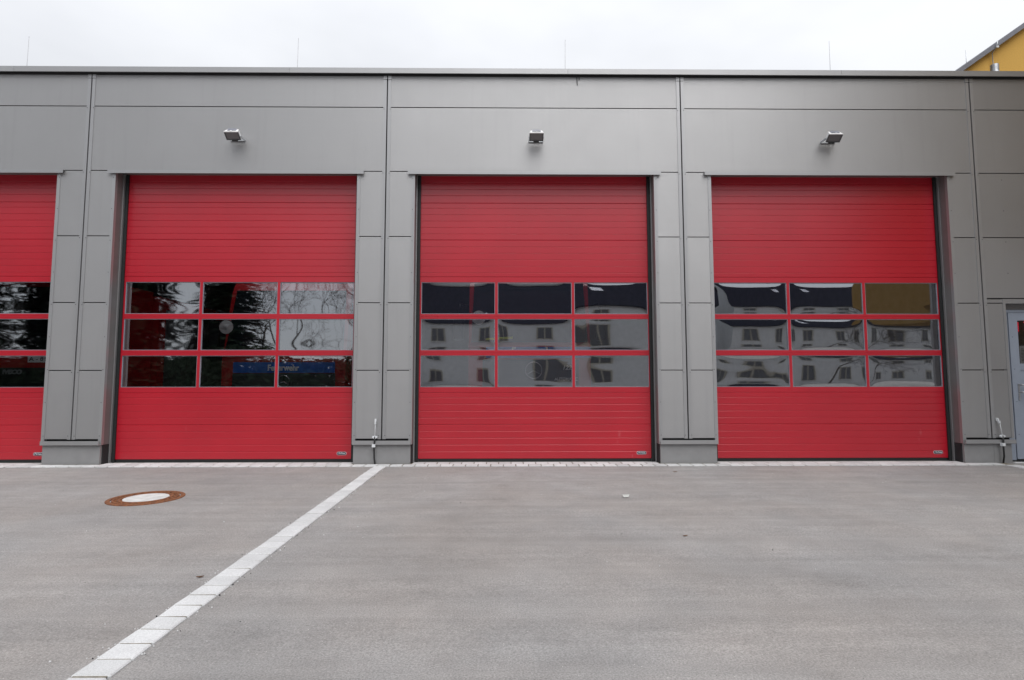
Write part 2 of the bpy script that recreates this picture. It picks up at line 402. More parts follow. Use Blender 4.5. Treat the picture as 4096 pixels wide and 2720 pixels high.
for c in CEN[1:3]:                                   # glazed rooflights added over two bays to light the engines
    bm = bmesh.new(); prism(bm, [(.50, 5.83), (.52, 6.02), (.8, 6.12), (1.7, 6.12), (1.98, 6.02), (2.0, 5.83)], 'x', c - 1.8, c + 1.8); obj('added_rooflight', bm, 'added_rooflight', st)

def panel(x0, x1, z0, z1):
    b = bmesh.new(); g_ = .007
    bx(b, x0, x1, 0.0, .043, z0 + g_, z1 - g_)
    es = [e for e in b.edges if all(v_.co.y < .01 for v_ in e.verts)]
    bmesh.ops.bevel(b, geom=es, offset=.0015, segments=1, affect='EDGES')
    return obj('wall_panel', b, 'panel', st)
TW = .045
spans = []
for i in range(5):
    xa = XL if i == 0 else None
    # left pier half
    if i == 0: spans.append((XL, J[0] - .055))
    else: spans.append((J[i] - .435 + TW, J[i] - .055))
    spans.append((J[i] + .05, J[i] + .435 - TW) if i < 4 else (J[4] + .05, 7.012))
for k in range(4):
    for (x0, x1) in spans:
        if k >= 2 and x0 == J[4] + .05 and k > 2: continue
        if x0 == J[4] + .05 and k == 2:
            panel(x0, 7.012, LEVEL[2], 2.432)   # sliver beside the side-door head trim
            panel(x0, XR, 2.436 + .004, LEVEL[3]); continue
        panel(x0, x1, LEVEL[k], LEVEL[k + 1])
panel(J[4] + .05, XR, LEVEL[3], LEVEL[4])
for k in range(2): panel(8.26, XR, LEVEL[k], LEVEL[k + 1])
for k in (4, 5):
    for i in range(4): panel(J[i] + .05, J[i + 1] - .055, LEVEL[k], LEVEL[k + 1])
    panel(XL, J[0] - .055, LEVEL[k], LEVEL[k + 1]); panel(J[4] + .05, XR, LEVEL[k], LEVEL[k + 1])
# vertical joint covers: two strips either side of a dark gap
for j in J:
    for x0, x1 in ((j - .0605, j - .012), (j + .007, j + .0555)):
        b = bmesh.new(); bx(b, x0, x1, -.007, .040, .3676, 5.80); bx(b, x0 - .002, x1 + .002, -.010, .0, 5.806, 5.862); obj('joint_cover', b, 'trim', st)
    b = bmesh.new(); bx(b, j - .009, j + .004, .022, .044, .3676, 5.85); obj('joint_gasket', b, 'rubber', st)
# screws in the strips, too small to pick apart
b = bmesh.new()
def screw(x, z, y=-.008):
    tube(b, ((x, y + .001, z), (x, y - .004, z)), .0055, 6)
for j in J:
    for z in [l - .03 for l in LEVEL[1:6]] + [.42]:
        screw(j - .048, z); screw(j + .044, z)
    for k in range(9):
        screw(j - .402, .42 + k * .48, -.006); screw(j + .402, .42 + k * .48, -.006)
sc = obj('screws', b, 'lamp_bezel', st); sc['kind'] = 'stuff'
# coping
cuts = [XL - .1, -7.86, -3.72, .51, 4.71, XR + .06]
for i in range(5):
    b = bmesh.new(); x0, x1 = cuts[i] + .0015, cuts[i + 1] - .0015
    prism(b, [(-.062, 5.878), (-.062, 5.960), (.42, 5.945), (.42, 5.90), (-.045, 5.905), (-.045, 5.878)], 'x', x0, x1)
    obj('coping', b, 'coping', st)
b = bmesh.new(); bx(b, XL, XR, -.02, .30, 5.862, 5.90); obj('coping_underlay', b, 'dark_gap', st)
b = bmesh.new(); tube(b, ((.645, -.024, 5.90), (.652, -.016, 5.84), (.66, -.006, 5.73)), .005, 5); tube(b, ((.69, -.024, 5.90), (.688, -.012, 5.81)), .005, 5); obj('loose_sealing_strip', b, 'rubber', st)
# piers: corner trims, reveals, ledges, plinths
for i, j in enumerate(J):
    for s_ in (-1, 1):
        if (i == 0 and s_ < 0) or (i == 4 and s_ > 0): continue
        e = j + s_ * .435
        b = bmesh.new()
        xa, xb = sorted((e, e - s_ * (TW + .004)))
        bx(b, xa, xb, -.006, .0425, .290, 4.372)
        obj('corner_trim', b, 'trim', st)
        b = bmesh.new(); xa, xb = sorted((e - s_ * .002, e - s_ * .010))
        bx(b, xa, xb, .044, .205, .290, 4.376)
        xa, xb = sorted((e - s_ * .012, e + s_ * .010)); bx(b, xa, xb, .17, .206, -.01, 4.376, 1)      # jamb return
        obj('door_reveal', b, ['reveal', 'trim'], st)
    x0, x1 = (j - .42, j + .42)
    if i == 4: x1 = 7.046
    if i == 0: x0 = XL
    b = bmesh.new()
    prism(b, [(-.038, .292), (-.038, .348), (-.034, .348), (-.030, .300), (.044, .306), (.044, .290), (-.030, .287)], 'x', x0, x1)
    obj('drip_ledge', b, 'trim', st)
    xp = [x0 + .006, x1 - .006 if i < 4 else 7.01]
    if i == 1 or i == 3: pieces = [(xp[0], xp[1])]
    elif i == 2: pieces = [(xp[0], j - .083), (j - .080, xp[1])]
    elif i == 4: pieces = [(xp[0], 6.7435), (6.7465, xp[1])]
    else: pieces = [(xp[0], xp[1])]
    for q0, q1 in pieces:
        b = bmesh.new(); bx(b, q0, q1, .006, .185, -.06, .2865); obj('plinth', b, 'plinth', st)
# lintel flashings and soffits
for c in CEN:
    b = bmesh.new(); prism(b, [(-.040, 4.314), (-.040, 4.366), (-.004, 4.372), (-.004, 4.360), (-.036, 4.357), (-.036, 4.314)], 'x', c - 1.91, c + 1.91)
    obj('lintel_flashing', b, 'trim', st)
    b = bmesh.new(); bx(b, c - HW, c + HW, .0, .30, 4.3772, 4.379); obj('soffit', b, 'reveal', st)

# ---- sectional doors
YD = .22
def pane_mesh(w, h, seed, kk_=1.0):
    rnd = random.Random(seed); nx, nz_ = 40, 20; b = bmesh.new()
    am = rnd.choice((-1, 1)) * rnd.uniform(.0016, .0040) * kk_; tx, tz = rnd.uniform(-.006, .006), rnd.uniform(-.004, .004)
    ph = [rnd.uniform(0, 6.28) for _ in range(4)]; wv = rnd.uniform(.00012, .00030) * kk_
    grid = []
    for iz in range(nz_ + 1):
        rowv = []
        for ix in range(nx + 1):
            u = ix / nx * 2 - 1; v_ = iz / nz_ * 2 - 1
            d = am * (1 - u ** 4) * (1 - v_ ** 4) + tx * u * w / 2 * .5 + tz * v_ * h / 2
            d += wv * (math.sin(2.1 * u * 2 + ph[0]) * math.cos(1.6 * v_ + ph[1]) + .5 * math.sin(5 * u + ph[2] + 1.3 * v_) + .4 * math.sin(3.2 * v_ + ph[3] + u))
            rowv.append(b.verts.new((u * w / 2, d, v_ * h / 2)))
        grid.append(rowv)
    for iz in range(nz_):
        for ix in range(nx):
            b.faces.new((grid[iz][ix], grid[iz][ix + 1], grid[iz + 1][ix + 1], grid[iz + 1][ix])).smooth = True
    me = bpy.data.meshes.new('window_pane'); b.to_mesh(me); b.free(); me.materials.append(M['glass']); return me
PX = [(-1.720, -.604), (-.556, .568), (.614, 1.730)]
PZ = [(1.122, 1.592), (1.679, 2.148), (2.231, 2.712)]
def slats(c, z0, z1, lines):
    """a ribbed section: one strip profile with V grooves at the given heights"""
    prof = [(YD + .035, z0), (YD + .006, z0), (YD, z0 + .006)]
    for z in lines:
        prof += [(YD, z - .0055), (YD + .004, z - .001), (YD + .0045, z + .001), (YD + .002, z + .003), (YD, z + .005)]
    prof += [(YD, z1 - .006), (YD + .006, z1), (YD + .035, z1)]
    b = bmesh.new(); prism(b, prof, 'x', c - 1.762, c + 1.762); return b
up_l = [2.861 + .1008 * k for k in range(15)]
lo_l = [.160 + .1 * k for k in range(9)]
door_labels = ['cut off by the left edge', 'left of the grounding cable', 'in the middle', 'beside the blue-grey side door']
for di, c in enumerate(CEN):
    b = bmesh.new()
    for s_ in (-1, 1):
        xa, xb = sorted((c + s_ * 1.782, c + s_ * 1.744)); bx(b, xa, xb, .196, .216, .0, 4.375)
        xa, xb = sorted((c + s_ * 1.797, c + s_ * 1.766)); bx(b, xa, xb, .212, .262, .0, 4.375)
    bx(b, c - 1.74, c + 1.74, .224, .25, .010, .0505)
    d = obj('sectional_door', b, 'rubber', st)
    sec = [(.052, .559), (.5605, 1.0395), (2.7985, 3.371), (3.3725, 3.951), (3.9525, 4.40)]
    for z0, z1 in sec:
        ls = [z for z in lo_l + up_l if z0 + .02 < z < z1 - .02]
        obj('door_section', slats(c, z0, z1, ls), 'door_red', d)
    rows = [(1.0415, 1.634), (1.6355, 2.1885), (2.190, 2.7965)]
    for r, (z0, z1) in enumerate(rows):
        b = bmesh.new(); pz0, pz1 = PZ[r]
        xs_ = [c - 1.762] + [c + q for pr in PX for q in pr] + [c + 1.762]
        bx(b, xs_[0], xs_[-1], YD, YD + .04, z0, pz0 - .004); bx(b, xs_[0], xs_[-1], YD, YD + .04, pz1 + .004, z1)
        for k in (0, 2, 4, 6): bx(b, xs_[k] + (.004 if k else 0), xs_[k + 1] - (.004 if k < 6 else 0), YD + .001, YD + .038, pz0 - .004, pz1 + .004)
        obj('window_section', b, 'door_red', d)
        for q, (x0, x1) in enumerate(PX):
            b = bmesh.new(); t_ = .007
            X0, X1, Z0, Z1 = c + x0 - .003, c + x1 + .003, pz0 - .003, pz1 + .003
            bx(b, X0, X1, YD + .006, YD + .030, Z0, Z0 + t_); bx(b, X0, X1, YD + .006, YD + .030, Z1 - t_, Z1)
            bx(b, X0, X0 + t_, YD + .0065, YD + .030, Z0 + t_, Z1 - t_); bx(b, X1 - t_, X1, YD + .0065, YD + .030, Z0 + t_, Z1 - t_)
            obj('glazing_bead', b, 'bead', d)
            o = bpy.data.objects.new('window_pane', pane_mesh(x1 - x0 - .004, pz1 - pz0 - .004, di * 31 + r * 7 + q, (.5, .32, 1.5, 1.9)[di])); C.objects.link(o); o.parent = d
            o.location = (c + (x0 + x1) / 2, YD + .020, (pz0 + pz1) / 2)
    # maker's badge, low on the right
    b = bmesh.new(); bc, bz = c + 1.598, .135
    for hw, hh, yy, mi in ((.072, .0245, YD - .002, 1), (.067, .0205, YD - .004, 0)):
        pts = []
        for k in range(24):
            t_ = 2 * math.pi * k / 24; sx_ = 1 if math.cos(t_) >= 0 else -1
            pts.append((bc + sx_ * (hw - hh) + hh * math.cos(t_), bz + hh * math.sin(t_)))
        prism(b, pts, 'y', yy, yy + .0035, mi)
    text_bm(b, 'r°b-Tore', .032, lambda x_, y_, z_: (bc + x_, YD - .005 - z_, bz + y_ + .001), 1, .0006, 0, .105, .0008)
    obj('maker_badge', b, ['badge_dark', 'badge_white'], d)
    b = bmesh.new(); bx(b, c - 1.80, c + 1.80, .150, .27, -.02, .008); obj('threshold', b, 'concrete', st)

# ---- side door
b = bmesh.new()
bx(b, 7.012, 7.054, -.006, .10, .3676, 2.364); bx(b, 8.205, 8.247, -.006, .10, -.02, 2.364); bx(b, 7.012, 8.247, -.006, .10, 2.364, 2.430)
bx(b, 7.034, 7.054, .10, .14, -.02, 2.40)
obj('side_door_trim', b, 'trim', st)
b = bmesh.new(); bx(b, 7.056, 8.204, .10, .14, 2.284, 2.362); obj('side_door_head', b, 'reveal', st)
b = bmesh.new()
bx(b, 7.058, 7.152, .095, .15, .034, 2.28); bx(b, 8.11, 8.20, .095, .15, .034, 2.28); bx(b, 7.152, 8.11, .096, .15, 2.238, 2.28)
sd_ = obj('side_door', b, 'door_blue_grey', st)
b = bmesh.new()
bx(b, 7.16, 7.294, .085, .15, .05, 2.232); bx(b, 7.966, 8.10, .085, .15, .05, 2.232)
bx(b, 7.294, 7.966, .0855, .15, 2.119, 2.232); bx(b, 7.294, 7.966, .0855, .15, 1.372, 1.465); bx(b, 7.294, 7.966, .0855, .15, .05, .22)
bx(b, 7.294, 7.966, .10, .14, .22, 1.372)
bev(b, .003); obj('door_leaf', b, 'door_blue_grey', sd_)
b = bmesh.new(); quad(b, ((7.294, .11, 1.465), (7.966, .11, 1.465), (7.966, .11, 2.119), (7.294, .11, 2.119))); obj('door_glass', b, 'glass', sd_)
b = bmesh.new()
bx(b, 7.2325, 7.2565, .073, .0845, .92, 1.163)
tube(b, ((7.245, .075, 1.145), (7.245, .02, 1.145), (7.262, .012, 1.145), (7.36, .012, 1.143), (7.385, .012, 1.12), (7.385, .012, 1.06), (7.36, .012, 1.037), (7.262, .012, 1.037), (7.245, .02, 1.037), (7.245, .075, 1.037)), .010, 8)
tube(b, ((7.2445, .074, .975), (7.2445, .066, .975)), .009, 10)
obj('door_handle', b, 'steel', sd_)
b = bmesh.new(); bx(b, 7.058, 8.2, .075, .30, -.03, .030); obj('side_door_sill', b, 'rubber', st)
b = bmesh.new(); bx(b, 7.06, 8.19, .75, .80, .01, 2.6); obj('lobby_wall', b, 'dark_gap', st)

# ------------------------------------------------------------------ yellow building and wing
GY = 6.0
yb = thing('yellow_building', 'ochre yellow gabled house with grey verge rising behind the station roof', 'building', (8.8, GY, 0))
yb_loc = Vector((8.8, GY, 0))
def loc(p): return tuple(Vector(p) - yb_loc)
def relbm(f):
    b = bmesh.new(); f(b); bmesh.ops.translate(b, verts=b.verts[:], vec=-yb_loc); return b
x0, z0 = 9.0, 9.447 - .70 * (11.72 - 9.0); xr = 15.4; zr = z0 + .7 * (xr - x0)
def f_(b): prism(b, [(x0, 0), (2 * xr - x0, 0), (2 * xr - x0, z0), (xr, zr), (x0, z0)], 'y', GY, GY + 12)
obj('wall', relbm(f_), 'yellow_render', yb)
nrm = Vector((-.7, 1)).normalized()
def f_(b):
    for s_ in (1, -1):
        def q(x, z, t_): 
            xx, zz = x + nrm.x * t_, z + nrm.y * t_
            return (xx if s_ > 0 else 2 * xr - xx, zz)
        e0x = x0 - .5; e0z = z0 - .35
        prism(b, [q(e0x, e0z, .005), q(xr, zr, .005), (xr, zr + .14), q(e0x, e0z, .12)], 'y', GY - .16, GY + 12.2)
obj('roof', relbm(f_), 'roof_grey', yb)
def f_(b):
    tube(b, ((12.42, GY - .22, 6.0), (12.42, GY - .22, 9.52)), .094, 16)
fl_ = obj('flue_pipe', relbm(f_), 'zinc', yb)
def f_(b): tube(b, ((12.42, GY - .22, 9.28), (12.42, GY - .22, 9.312)), .099, 16); bx(b, 12.50, 12.58, GY - .24, GY, 9.21, 9.25)
obj('clamp', relbm(f_), 'galvanised', fl_)
def f_(b):
    tube(b, ((12.565, GY - .04, 6.5), (12.545, GY - .05, 9.6), (12.53, GY - .06, 9.95), (12.56, GY - .19, 10.06), (12.56, GY - .21, 10.2)), .012, 6)
    bx(b, 12.53, 12.60, GY - .20, GY - .165, 10.02, 10.07)
obj('conductor_wire', relbm(f_), 'galvanised', yb)

yw = thing('yellow_annex', 'ochre yellow upper storey on posts standing right of the forecourt', 'building', (8.75, -.6, 0))
def relw(f):
    b = bmesh.new(); f(b); bmesh.ops.translate(b, verts=b.verts[:], vec=-Vector((8.75, -.6, 0))); return b
obj('wall', relw(lambda b: bx(b, 8.75, 17.0, -5.6, -.35, 2.9, 13.0)), 'shaded_yellow_render', yw)
obj('roof', relw(lambda b: bx(b, 8.6, 17.2, -5.8, -.25, 13.02, 13.3)), 'roof_grey', yw)
for px, py in ((9.0, -1.0), (12.2, -5.2), (16.6, -1.0), (16.6, -5.2)):
    obj('post', relw(lambda b: tube(b, ((px, py, -.3), (px, py, 2.898)), .14, 14)), 'concrete', yw)

# ------------------------------------------------------------------ floodlights
def floodlight(cx_, label, side):
    t = thing('floodlight', label, 'floodlight', (cx_, 0, 4.83), 'floodlights above the doors')
    uu = Vector((0, .776, -.627)); nn = Vector((0, -.627, -.776)); T = Vector((0, -.240, .040)); X = Vector((1, 0, 0))
    def pt(x, a_, d): return T + X * x + uu * a_ + nn * d     # x across, a_ down the face, d out of the face
    def fbox(b, x0, x1, a0, a1, d0, d1, mi=0, sh=0.0):
        vs = [b.verts.new(pt(x * (1 - (sh if d < d1 - 1e-6 else 0)), ((a_ - .067) * (1 - (sh if d < d1 - 1e-6 else 0)) + .067), d)) for d in (d0, d1) for a_ in (a0, a1) for x in (x0, x1)]
        for f in ((0, 1, 3, 2), (4, 6, 7, 5), (0, 4, 5, 1), (2, 3, 7, 6), (0, 2, 6, 4), (1, 5, 7, 3)):
            b.faces.new([vs[k] for k in f]).material_index = mi
    b = bmesh.new(); fbox(b, -.102, .102, .002, .132, -.095, -.012, 0, .18); bev(b, .008, 2); hs = obj('housing', b, 'white_paint', t)
    b = bmesh.new()
    for k in range(9): fbox(b, -.056 + k * .014 - .004, -.056 + k * .014 + .004, -.006, .030, -.085, -.03)
    obj('cooling_fins', b, 'fin_grey', hs)
    b = bmesh.new(); fbox(b, -.104, .104, 0, .012, -.012, .004); fbox(b, -.104, .104, .122, .134, -.012, .004, 1); fbox(b, -.104, -.092, .012, .122, -.012, .004, 1); fbox(b, .092, .104, .012, .122, -.012, .004, 1)  # sides and lower edge darkened for the shade on the downward face
    fbox(b, -.014, .014, -.006, .004, -.02, .008)
    obj('bezel', b, ['white_paint', 'lamp_bezel'], t)
    b = bmesh.new(); fbox(b, -.092, .092, .012, .122, -.012, -.003); obj('lens', b, 'lamp_glass', t)
    b = bmesh.new(); fbox(b, -.042, .042, .130, .165, -.075, -.018); obj('terminal_box', b, 'black_plastic', t)
    b = bmesh.new()
    for s_ in (-1, 1):
        bx(b, s_ * .107 - .003, s_ * .107 + .003, -.150, -.018, -.005, .022)
    bx(b, -.11, .11, -.018, -.0025, -.006, .023)
    tube(b, ((-.118, -.15, .01), (.118, -.15, .01)), .008, 8)
    obj('bracket', b, 'galvanised', t)
    return t
floodlight(CEN[1], 'white floodlight on the wall above the door with the round searchlight behind glass', 1)
floodlight(CEN[2] + .02, 'white floodlight above the middle red door, facing straight out', 0)
floodlight(CEN[3], 'white floodlight above the right-hand red door nearest the yellow house', -1)

# ------------------------------------------------------------------ lightning rods on the roof
rl = ['thin lightning rod above the cut-off door at far left', 'thin lightning rod on roof above the second door from left',
      'thin lightning rod on roof above the middle door', 'thin lightning rod on roof above the right-hand door']
for k in range(4):
    x = .56 + (k - 2) * P
    b = bmesh.new(); tube(b, ((0, 0, 0), (0, 0, .6), (0.004, 0, 1.13)), [.0042, .0038, .003], 6); tube(b, ((0, 0, -.0), (0, 0, .05)), .09, 10)
    tag(obj('lightning_rod', b, 'rod_grey', None, (x, .77, 5.825)), rl[k], 'lightning rod', 'lightning rods on the station roof')
b = bmesh.new(); tube(b, ((0, 0, 0), (0, 0, .52)), .007, 6)
tag(obj('lightning_rod', b, 'galvanised', None, (12.30, GY + .5, 9.85)), 'short lightning rod on the sloping roof of the yellow house', 'lightning rod')

# ------------------------------------------------------------------ grounding cables
def gcable(x, lean, label):
    t = thing('grounding_cable', label, 'cable', (x, -.03, .01), 'lightning grounding leads')
    b = bmesh.new(); tube(b, ((.004, 0, 0), (-.002, -.028, .10), (-.006, -.030, .25), (0, -.030, .33), (0, -.018, .40)), .0115, 8); obj('sleeve', b, 'black_plastic', t)
    b = bmesh.new(); tube(b, ((0, -.018, .385), (lean * .4, -.016, .50), (lean, -.016, .605)), .0058, 8); obj('rod', b, 'white_plastic', t)
    b = bmesh.new(); bx(b, -.017, .017, -.028, -.006, .368, .408); 
    for s_ in (-1, 1): tube(b, ((s_ * .025, -.005, .39), (s_ * .025, -.032, .39)), .013, 6)
    bx(b, -.036, .036, -.014, -.004, .376, .404); obj('cross_clamp', b, 'white_plastic', t)
    b = bmesh.new(); bx(b, lean - .011, lean + .011, -.026, -.004, .575, .612); bx(b, lean - .016 - (lean < -.01) * .008, lean + .009 - (lean < -.01) * .010, .004, .018, .612, .652)
    bx(b, lean - .013, lean + .005, -.010, .012, .598, .640)
    tube(b, ((lean - .004, .004, .638), (lean - .004, -.008, .638)), .010, 8); obj('holder', b, 'white_plastic', t)
    b = bmesh.new(); bx(b, -.034, .010, -.050, -.008, .248, .290); obj('clip', b, 'white_plastic', t)
gcable(-2.331, .004, 'thin black and silver grounding cable on the pier between the left and middle doors')
gcable(6.835, -.030, 'thin black and silver grounding cable beside the blue-grey side door')

# ------------------------------------------------------------------ door sign and notice seen through the side door glass
b = bmesh.new()
bx(b, -.16, .16, .0, .02, -.10, .10, 0)
for k in range(7): bx(b, -.125 + .012 * 0, -.112, -.004, 0, -.075 + k * .022, -.062 + k * .022, 1)
for k in range(3): bx(b, -.105 + k * .0, -.09, -.004, 0, -.075 + k * .06, -.06 + k * .06, 1)
for k in range(5): bx(b, .02 + k * .02, .033 + k * .02, -.004, 0, .057, .07, 1); bx(b, .02 + k * .02, .033 + k * .02, -.004, 0, -.075, -.062, 1)
for k in range(5): bx(b, -.075, -.062, -.004, 0, -.075 + k * .03, -.06 + k * .03, 1)
tag(obj('led_sign', b, ['black_plastic', 'led_red'], None, (7.45, .17, 2.035)), 'red dotted light display behind the glass of the blue-grey side door', 'sign')
b = bmesh.new()
bx(b, -.105, .105, 0, .0015, -.148, .148, 0)
for k in range(9):
    wl = random.uniform(.09, .16); bx(b, -.085, -.085 + wl, -.0012, 0, .095 - k * .022, .103 - k * .022, 1)
tag(obj('paper_notice', b, ['paper', 'ink'], None, (7.445, .125, 1.588)), 'white paper notice taped inside the glass of the side door', 'notice')

# ------------------------------------------------------------------ manhole cover
mx_, my_ = -4.23, -2.20
t = thing('manhole_cover', 'round rusty iron manhole cover with white concrete centre in the asphalt', 'manhole', (mx_, my_, gz(my_)))
t.rotation_euler = (SL, 0, 0)
def ring(b, prof, n=64, mi=0):
    rs = [[b.verts.new((r * math.cos(2 * math.pi * k / n), r * math.sin(2 * math.pi * k / n), z)) for k in range(n)] for r, z in prof]
    for i in range(len(rs) - 1):
        for k in range(n): b.faces.new((rs[i][k], rs[i][(k + 1) % n], rs[i + 1][(k + 1) % n], rs[i + 1][k])).material_index = mi
b = bmesh.new(); ring(b, [(.362, -.02), (.358, .008), (.318, .010), (.316, -.012), (.306, -.012)]); obj('frame_ring', b, 'rust', t)
b = bmesh.new(); ring(b, [(.308, -.012), (.303, .012), (.284, .013), (.280, -.004), (.254, -.004), (.250, .011), (.226, .012), (.222, .002), (.212, .002)])
for k in range(26):
    an = 2 * math.pi * k / 26
    q = bx(b, -.012, .012, -.010, .010, -.004, .013)
    for v_ in q:
        x_, y_ = v_.co.x + .267, v_.co.y; v_.co.x = x_ * math.cos(an) - y_ * math.sin(an); v_.co.y = x_ * math.sin(an) + y_ * math.cos(an)
for k in range(34):
    an = 2 * math.pi * (k + .5) / 34
    q = bx(b, -.010, .010, -.006, .006, .0, .0095)
    for v_ in q:
        x_, y_ = v_.co.x + .338, v_.co.y; v_.co.x = x_ * math.cos(an) - y_ * math.sin(an); v_.co.y = x_ * math.sin(an) + y_ * math.cos(an)
obj('lid_ring', b, 'rust', t)
b = bmesh.new(); ring(b, [(.2115, .0), (.210, .0095), (.0001, .011)]); obj('concrete_centre', b, 'lid_concrete', t)

# ------------------------------------------------------------------ litter on the asphalt
def leaf(x, y, ln, wd, rot, mat, label, cat, curl=.25, name='dry_leaf'):
    b = bmesh.new(); n = 6; L_, R_ = [], []
    for k in range(n + 1):
        t_ = k / n; w_ = wd * math.sin(math.pi * min(max(t_, .04), .97)) ** .7; z_ = .002 + curl * ln * (t_ - .5) ** 2
        L_.append(b.verts.new((ln * (t_ - .5), -w_ / 2, z_ + .003))); R_.append(b.verts.new((ln * (t_ - .5), w_ / 2, z_ + .006)))
    for k in range(n): b.faces.new((L_[k], L_[k + 1], R_[k + 1], R_[k]))
    bmesh.ops.solidify(b, geom=b.faces[:], thickness=.0012)
    o = obj(name, b, mat, None, (x, y, gz(y) + .001)); o.rotation_euler = (SL, 0, rot)
    return tag(o, label, cat)
def gnd(px, py):
    d = (px - 2048) / 2250 * r2 - (py - 1360) / 2250 * u2 + fw
    t_ = (SL * CAM.y - CAM.z) / (d.z - SL * d.y); return CAM + t_ * d
b = bmesh.new()
q = [(-.040, .02), (.042, .022), (.036, -.012), (.022, -.036), (-.024, -.034), (-.034, -.004)]
vt = [b.verts.new((x, y, .022 - .018 * (y < -.02) + .004 * (x > 0))) for x, y in q]; b.faces.new(vt)
bmesh.ops.solidify(b, geom=b.faces[:], thickness=.006)
pp = gnd(2503, 1990); o = obj('paper_scrap', b, 'paper', None, (pp.x, pp.y, pp.z + .004)); tag(o, 'small white crumpled paper scrap lying in front of the middle door', 'litter')
for px, py, ln, wd, rot, lb in ((2700, 1889, .06, .022, .2, 'dark curled leaf on the asphalt by the pier right of the middle door'),
                               (2741, 2146, .045, .014, .3, 'small dark leaf lying alone on the right half of the asphalt'),
                               (800, 2311, .045, .016, .4, 'small reddish brown leaf left of the pale paving row')):
    pp = gnd(px, py); leaf(pp.x, pp.y, ln, wd, rot, 'dry_leaf', lb, 'leaf')
b = bmesh.new(); rnd = random.Random(3)
for k in range(260):                                     # loose grit, mostly along the paving row
    if k < 150: gx = -2.2165 + random.choice((-1, 1)) * (.090 + abs(rnd.gauss(0, .02))); gy = rnd.uniform(-6.2, -.3)
    else: gx = rnd.uniform(-6, 6); gy = rnd.uniform(-6.5, -.4)
    r_ = rnd.uniform(.0025, .0065); zc = gz(gy) + r_ * .6
    vs = [b.verts.new((gx + r_ * rnd.uniform(.6, 1.3) * dx, gy + r_ * rnd.uniform(.6, 1.3) * dy, zc + r_ * dz)) for dx, dy, dz in ((1, 0, -.3), (0, 1, -.3), (-1, 0, -.3), (0, -1, -.3), (0, 0, 1))]
    mi = 0 if rnd.random() < .75 else 1
    for f in ((0, 1, 4), (1, 2, 4), (2, 3, 4), (3, 0, 4)): b.faces.new([vs[i] for i in f]).material_index = mi
o = obj('grit', b, ['stone', 'dark_gap']); tag(o, 'loose grit scattered over the asphalt along the pale paving row', 'grit'); o['kind'] = 'stuff'

